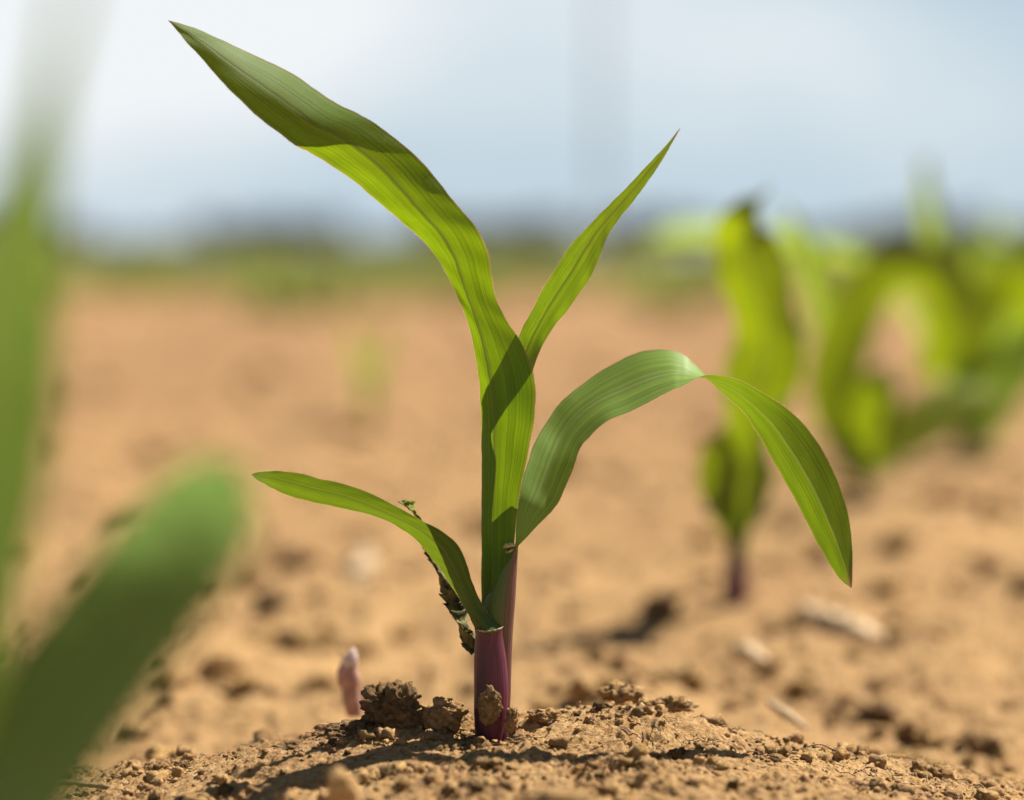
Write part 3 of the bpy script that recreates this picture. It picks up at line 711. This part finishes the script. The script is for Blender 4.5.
# ------------------------------------------------------------------ neighbouring seedlings (blurred)
def ribbon(name, cl, Y, m, parent, face=0.0, bow=1.5, nv=60, nu=9, label=None, seed=1):
    """blade along (px, py, half width px, depth mm, edge depth mm): margins are laid off square to the run"""
    st = []
    for i, (x, y, hw, d, ed) in enumerate(cl):
        a = cl[max(0, i-1)]; b = cl[min(len(cl)-1, i+1)]; tx, ty = b[0]-a[0], b[1]-a[1]; l = math.hypot(tx, ty) or 1
        nx, ny = ty/l, -tx/l
        st.append((x+nx*hw, y+ny*hw, d+ed, x-nx*hw, y-ny*hw, d-ed, bow*min(1, hw/8), .5))
    return blade(name, st, Y, m, parent, nv=nv, nu=nu, hairs=False, ripple=0.0003, seed=seed, label=label)

def zfix(px, Y):
    c = P(px, 400, Y); return Vector((c.x, Y, hz(c.x, Y)))
GRP = 'blurred maize seedlings further along the row'
b2 = zfix(736, 1.0)
p2 = empty('corn_seedling', b2, 'second maize seedling along the row, its purple stem foot right of the sharp one', 'seedling', GRP)
sheath('stem', [(720, 640, 749, 640), (721, 615, 748, 615), (723, 590, 747, 590), (725, 570, 746, 570), (728, 548, 744, 546), (731, 520, 742, 520), (733, 480, 746, 478)], 1.0, M['purple'], p2, label='purple stem foot')
ribbon('leaf', [(738, 560, 6.1, 0, 1), (742, 500, 12.2, 0, 2), (746, 450, 17.1, 0, 3), (752, 400, 29.3, -2, 4), (762, 372, 39, -3, 5), (768, 345, 35.4, -4, 5), (763, 310, 30.5, -5, 4), (752, 270, 35.4, -5, 5), (744, 240, 30.5, -3, 6), (741, 222, 24, -6, -1), (748, 208, 13, -8, -1), (758, 199, 4, -9, 0), (765, 194, 2.5, -9, 0), (770, 187, 1, -9, 0)],
       1.0, M['leafN'], p2, bow=5, seed=21, nv=90, label='tall twisted yellow-green leaf with a hooked tip')
ribbon('leaf', [(738, 552, 5, 0, 0), (736, 536, 12, 1, 0), (736, 512, 27, 2, -1), (735, 486, 37, 3, -2), (737, 462, 38, 4, -2), (746, 442, 28, 5, -1), (758, 430, 12, 6, 0), (768, 421, 4, 6, 0)],
       1.0, M['leafN'], p2, bow=4, seed=22, label='broad low leaf folded downwards')
ribbon('leaf', [(748, 430, 8, 10, 2), (770, 410, 14, 15, 3), (786, 380, 14, 22, 3), (796, 350, 10, 30, 2), (802, 330, 5, 36, 1), (806, 312, 1, 40, 0)], 1.0, M['leafP'], p2, bow=3, seed=23, label='short pale leaf behind the tall one')

b3 = zfix(868, 1.32)
p3 = empty('corn_seedling', b3, 'third maize seedling along the row, with a leaf arching into a loop', 'seedling', GRP)
sheath('stem', [(862, 560, 878, 560), (861, 530, 877, 530), (860, 500, 874, 500), (858, 470, 870, 470), (854, 440, 866, 440)], 1.32, M['sheath'], p3)
ribbon('leaf', [(862, 480, 7, 0, 1), (846, 440, 18, 0, -4), (836, 400, 27, -2, -7), (838, 360, 28, -4, -8), (852, 322, 26, -6, -8), (870, 288, 24, -8, -4), (896, 266, 23, -8, -1), (924, 268, 25, -6, 0), (946, 288, 28, -3, 2), (954, 322, 26, 0, 3), (938, 354, 18, 4, 2), (910, 376, 3, 8, 1)],
       1.32, M['leafN'], p3, bow=4, seed=31, nv=90, label='long leaf arching over to the right')
ribbon('leaf', [(864, 470, 6, 4, 2), (864, 440, 22, 0, 3), (870, 410, 27, -4, 3), (880, 384, 20, -6, 2), (888, 366, 3, -6, 0)], 1.32, M['leafN'], p3, bow=4, seed=32)
ribbon('leaf', [(852, 420, 8, 8, 2), (838, 360, 15, 14, 4), (826, 310, 17, 20, 5), (812, 265, 14, 28, 4), (798, 232, 9, 34, 3), (785, 208, 2, 40, 0)], 1.32, M['leafP'], p3, bow=3, seed=33, label='pale upright leaf leaning left')
ribbon('leaf', [(872, 475, 6, 4, 2), (900, 440, 20, 10, 4), (932, 415, 25, 14, 4), (964, 402, 20, 18, 3), (1000, 398, 3, 20, 0)], 1.32, M['leafP'], p3, bow=3, seed=34, label='bluish green leaf spreading to the right')

def far_seedling(px, Y, leaves, label, stem=True, mt='leafN', seed=1, lm=None):
    b = zfix(px, Y); p = empty('corn_seedling', b, label, 'seedling', GRP)
    k = FPX/Y; by = 250+(H-b.z)*k
    if stem: sheath('stem', [(px-.0030*k, by+6, px+.0030*k, by+6), (px-.0028*k, by-.012*k, px+.0028*k, by-.012*k), (px-.002*k, by-.04*k, px+.002*k, by-.04*k)], Y, M['sheath'], p, nv=12, ns=16)
    for i, l in enumerate(leaves): ribbon('leaf', l, Y, M[lm[i] if lm else mt], p, bow=4, seed=seed+i, nv=50)
    return p
far_seedling(965, 1.66, [
    [(965, 440, 8, 0, 2), (962, 390, 16, 0, 5), (955, 330, 17, -5, 6), (944, 280, 15, -5, 6), (934, 235, 13, 0, 5), (927, 195, 9, 5, 3), (925, 158, 3, 10, 0)],
    [(965, 440, 8, 0, 2), (968, 370, 20, 0, -5), (978, 312, 24, -5, -6), (1006, 288, 26, 0, -9), (1040, 300, 24, 5, -9), (1065, 350, 2, 5, 0)],
    [(965, 450, 8, 0, 2), (985, 420, 20, 5, -5), (1008, 380, 24, 5, -7), (1030, 345, 18, 5, -6), (1050, 330, 2, 5, 0)],
    [(965, 445, 8, 0, 2), (975, 410, 16, 5, 8), (990, 380, 18, 10, 9), (1025, 368, 12, 15, 6), (1060, 372, 2, 15, 0)],
    [(963, 440, 6, 10, 2), (925, 330, 8, 15, 4), (862, 262, 8, 20, 6), (790, 240, 8, 25, 7), (730, 232, 9, 30, 8), (680, 232, 9, 35, 6), (644, 242, 2, 40, 0)]],
    'fourth maize seedling along the row, one thin leaf pointing straight up above the horizon', seed=41, lm=['leafP', 'leafN', 'leafP', 'leafP', 'leafP'])
far_seedling(985, 2.05, [
    [(985, 400, 7, 0, 2), (970, 350, 18, 0, 8), (955, 300, 22, 0, 10), (960, 262, 18, 0, 9), (985, 240, 12, 0, 8), (1015, 245, 2, 0, 0)],
    [(985, 400, 7, 0, 2), (1000, 340, 20, 0, 8), (1010, 280, 22, 0, 10), (1030, 240, 18, 0, 9), (1060, 230, 2, 0, 0)],
    [(985, 400, 7, -40, 0), (1000, 350, 28, -50, 0), (1002, 305, 34, -60, 0), (990, 268, 26, -66, 0), (975, 245, 3, -70, 0)],
    [(985, 405, 7, -20, 0), (965, 372, 24, -30, 0), (975, 335, 26, -36, -1), (1000, 318, 16, -40, -2), (1015, 312, 3, -40, 0)],
    [(985, 400, 7, 0, 2), (975, 375, 20, 0, -6), (962, 335, 26, 0, -9), (952, 300, 22, 0, -8), (950, 268, 2, 0, 0)],
    [(985, 400, 7, 0, 2), (1012, 360, 24, 0, -6), (1030, 310, 28, 0, -9), (1036, 270, 22, 0, -8), (1038, 235, 2, 0, 0)],
    [(985, 400, 7, 0, 2), (1000, 380, 18, 0, 10), (1030, 350, 18, 0, 10), (1060, 340, 2, 0, 0)]],
    'bright green maize seedling at the right edge behind the fourth one', seed=51, lm=['leafP']*7)
far_seedling(1010, 2.5, [
    [(1010, 370, 7, 0, 2), (985, 320, 16, 0, 8), (955, 280, 16, 0, 8), (925, 262, 10, 0, 6), (900, 270, 2, 0, 0)],
    [(1010, 370, 7, 0, 2), (1015, 300, 18, 0, 8), (1005, 250, 16, 0, 8), (990, 215, 2, 0, 0)],
    [(1010, 370, 7, 0, 2), (1040, 310, 18, 0, 8), (1070, 290, 16, 0, 8), (1100, 300, 2, 0, 0)]],
    'hazy green maize seedling furthest back at the right edge', seed=61, mt='leafP')
# seedling in the neighbouring row, a pale upright blur
far_seedling(368, 2.3, [
    [(368, 418, 3, 0, 1), (364, 385, 5, 0, 3), (358, 350, 5, 0, 3), (350, 322, 2, 0, 0)],
    [(368, 418, 3, 0, 1), (374, 380, 5, 0, 3), (384, 345, 5, 0, 4), (398, 322, 2, 0, 0)]],
    'small pale seedling alone in the field left of the sharp one', seed=71, mt='leafP')

# front seedling at the lower left, very blurred
pf = empty('corn_seedling', Vector((-0.067, 0.325, hz(-0.067, 0.325))), 'very blurred maize seedling close in front at the left edge', 'seedling')
YF = 0.325
sheath('stem', [(-115, 1120, -75, 1120), (-115, 1000, -72, 1000), (-112, 900, -70, 900), (-104, 840, -68, 840)], YF, M['purple'], pf, nv=20)
ribbon('leaf', [(-90, 960, 20, -6, 4), (-56, 880, 52, -8, 9), (-2, 790, 70, -6, 9), (54, 714, 70, -2, 8), (106, 644, 67, 2, 7), (156, 578, 62, 5, 5), (192, 530, 56, 5, 3), (214, 494, 45, 3, 2), (226, 474, 28, 1, 1), (233, 462, 8, 0, 0)],
       YF, M['leafF'], pf, bow=-3, seed=81, nv=80, nu=15, label='broad dark green leaf slanting up to the right')
ribbon('leaf', [(-90, 900, 18, 14, 3), (-70, 840, 44, 16, -10), (-34, 790, 60, 18, -16), (16, 740, 58, 20, -18), (60, 700, 40, 22, -14), (92, 672, 6, 24, -4)],  # extra blade, added to shade the bottom left corner
       YF, M['leafF'], pf, bow=-3, seed=83, nv=60, nu=13, label='short blade added behind the broad slanting leaf to darken its foot')
ribbon('leaf', [(-88, 900, 18, 5, 3), (-60, 760, 36, 5, 5), (-35, 620, 48, 3, 6), (-14, 480, 58, 0, 6), (4, 360, 54, -6, 5), (18, 260, 40, -18, 4), (34, 170, 26, -34, 3), (50, 90, 13, -54, 2), (66, 20, 8, -74, 1), (78, -50, 5, -92, 1), (86, -110, 1, -105, 0)],
       YF, M['leafG'], pf, bow=4, seed=82, nv=100, nu=15, label='tall leaf rising along the left edge')

# ------------------------------------------------------------------ far seedlings across the field
def small_seedling_mesh(k):
    rr = np.random.RandomState(300+k); Vs, Fs = [], []; b = 0; Us = []
    for l in range(4):
        a = rr.uniform(0, 6.28); n = 9; hh = rr.uniform(.06, .12); out = rr.uniform(.03, .08); droop = rr.uniform(0, .06); wd = rr.uniform(.007, .011)
        for i in range(n):
            t = i/(n-1); r = out*t; z = .01+hh*(1-(1-t)**1.6)-droop*t**3; hw = wd*math.sin(PI*(0.08+0.92*t))**.7+.0005
            c = np.array([math.cos(a)*r, math.sin(a)*r, z]); sd = np.array([-math.sin(a), math.cos(a), 0])*hw
            Vs += [c-sd+(0, 0, .002), c, c+sd+(0, 0, .002)]; Us += [(0, t), (.5, t), (1, t)]
            if i: q = b+i*3; Fs += [(q-3, q-2, q+1, q), (q-2, q-1, q+2, q+1)]
        b += n*3
    for i in range(2):
        for j in range(6): Vs.append(np.array([math.cos(j*PI/3)*.0028, math.sin(j*PI/3)*.0028, -.01+.05*i])); Us.append((j/6, i))
    for j in range(6): Fs.append((b+j, b+(j+1) % 6, b+6+(j+1) % 6, b+6+j))
    me = bpy.data.meshes.new('far_corn_seedling'); me.from_pydata([tuple(v) for v in Vs], [], Fs)
    uv = me.uv_layers.new(name='UVMap')
    for lp in me.loops: uv.data[lp.index].uv = Us[lp.vertex_index]
    me.materials.append(M['leafN']); me.update(); return me
protos = [small_seedling_mesh(k) for k in range(8)]
rr = np.random.RandomState(77); cnt = 0
slope = 0.2075; x_of = lambda row, Y: -0.13+slope*Y+row*0.75
for row in (-1, 1, -2, 2, -3, -4, 3, -5, -6, 4, -7, 5, -8):
    Y = 5.0+rr.uniform(0, .4)
    while Y < 24 and cnt < 292:
        x = x_of(row, Y)+rr.normal(0, .02); px = 512+FPX*x/Y
        dens = 0.9 if 250 < px < 600 else 0.55
        if row != 0 and -20 < px < 1050 and rr.rand() < (0.25 if Y < 7 else 1.0)*(1.0 if 230 < px < 560 else .35):
            o = bpy.data.objects.new('far_corn_seedling', protos[rr.randint(8)]); COL.objects.link(o)
            o.location = (x, Y, float(height(np.array([x]), np.array([Y]), np.array([Y*.001]))[0])); o.rotation_euler = (0, 0, rr.uniform(0, 6.28)); s = rr.uniform(.9, 1.35); o.scale = (s, s, s)
            tag(o, 'tiny blurred maize seedling far off in the field below the horizon', 'seedling', 'maize seedlings in distant rows'); cnt += 1
        Y += rr.uniform(.15, .4)*(1+Y*.05)
print('far seedlings', cnt)
def crop():
    rr = np.random.RandomState(15); n = 60000; Y = rr.uniform(5.5**1.1, 70.0**1.1, n)**(1/1.1); px = rr.uniform(-150, 1180, n); x = (px-512)/FPX*Y
    row = np.round((x+0.13-slope*Y)/0.75); x = x_of(row, Y)+rr.normal(0, .04, n)
    px = 512+FPX*x/Y; keep = rr.rand(n) < np.where((px > 230) & (px < 560), 1.0, .45)*np.clip((Y-4)/9, .25, 1); x, Y = x[keep], Y[keep]; n = len(x)
    z = height(x, Y, Y*.001); L = 6; Vs = np.zeros((n, L, 3, 3))
    for l in range(L):
        a = rr.uniform(0, 6.28, n); h = rr.uniform(.05, .13, n); o_ = rr.uniform(.03, .09, n); w_ = .014
        Vs[:, l, 0] = np.stack([x-np.sin(a)*w_, Y+np.cos(a)*w_, z+.02], 1); Vs[:, l, 1] = np.stack([x+np.sin(a)*w_, Y-np.cos(a)*w_, z+.02], 1)
        Vs[:, l, 2] = np.stack([x+np.cos(a)*o_, Y+np.sin(a)*o_, z+h], 1)
    V = Vs.reshape(-1, 3)
    tag(mesh_np('distant_crop', V, [np.arange(len(V)).reshape(-1, 3)], M['weed'], smooth=False), 'hazy green strip of young crop in the distance below the horizon', 'crop', kind='stuff')
crop()

# ------------------------------------------------------------------ woodland on the horizon and a utility pole
def woodland():
    rr = np.random.RandomState(5); Vs = []
    for k in range(620):
        Y = rr.uniform(1250, 1500); px = rr.uniform(-500, 1500); x = (px-512)/FPX*Y
        prof = 0.55+0.45*math.sin(px*0.011+0.6)*math.sin(px*0.004+1.0)
        if 80 < px < 200: prof = 0.42
        elif 200 <= px < 340: prof = 0.95
        elif 340 <= px < 430: prof = 0.5
        elif 430 <= px < 720: prof = 1.0
        hgt = 14.0*prof*(0.75+0.5*rr.rand())*rr.uniform(.8, 1.15); rad = hgt*rr.uniform(.35, .55)
        base = LEVEL
        for j in range(110):                      # leaf clumps through the crown
            d = rr.normal(size=3); d /= np.linalg.norm(d); d *= rr.rand()**.4
            c = np.array([x+d[0]*rad, Y+d[1]*rad, base+hgt*.55+d[2]*hgt*.45]); s = hgt*.09
            Vs += [c+rr.normal(0, s, 3) for _ in range(3)]
        Vs += [np.array([x-.25, Y, base-.2]), np.array([x+.25, Y, base-.2]), np.array([x, Y, base+hgt*.7])]
    F = np.arange(len(Vs)).reshape(-1, 3)
    tag(mesh_np('distant_woodland', Vs, [F], M['tree'], smooth=False), 'dark blurred line of woodland along the horizon', 'woodland', kind='stuff')
woodland()
py_ = 95.0; pxx = (600-512)/FPX*py_
pole = empty('utility_pole', (pxx, py_, LEVEL), 'faint blurred utility pole rising into the sky behind the narrow leaf', 'utility pole')
tube('pole', [(pxx, py_, LEVEL-.3), (pxx, py_, 4), (pxx, py_, 8), (pxx, py_, 11.5)], [.09, .085, .075, .07], M['wood'], pole, ns=14)
tube('crossarm', [(pxx-1.1, py_, 10.9), (pxx, py_, 10.9), (pxx+1.1, py_, 10.9)], [.07, .07, .07], M['wood'], pole, ns=6)
for dx in (-1, -.45, .45, 1): tube('insulator', [(pxx+dx, py_, 10.95), (pxx+dx, py_, 11.05), (pxx+dx, py_, 11.15)], [.03, .06, .03], M['glass'], pole, ns=8)

# ------------------------------------------------------------------ render settings
sc.render.engine = 'CYCLES'
c = sc.cycles; c.use_denoising = True
try: c.denoiser = 'OPENIMAGEDENOISE'
except Exception: pass
c.max_bounces = 8; c.diffuse_bounces = 4; c.transmission_bounces = 6; c.transparent_max_bounces = 8; c.sample_clamp_indirect = 6
c.use_adaptive_sampling = True; c.adaptive_threshold = 0.01
vs = sc.view_settings; vs.view_transform = 'Standard'; vs.look = 'None'; vs.exposure = 1.11; vs.gamma = 1.0; vs.use_curve_mapping = False
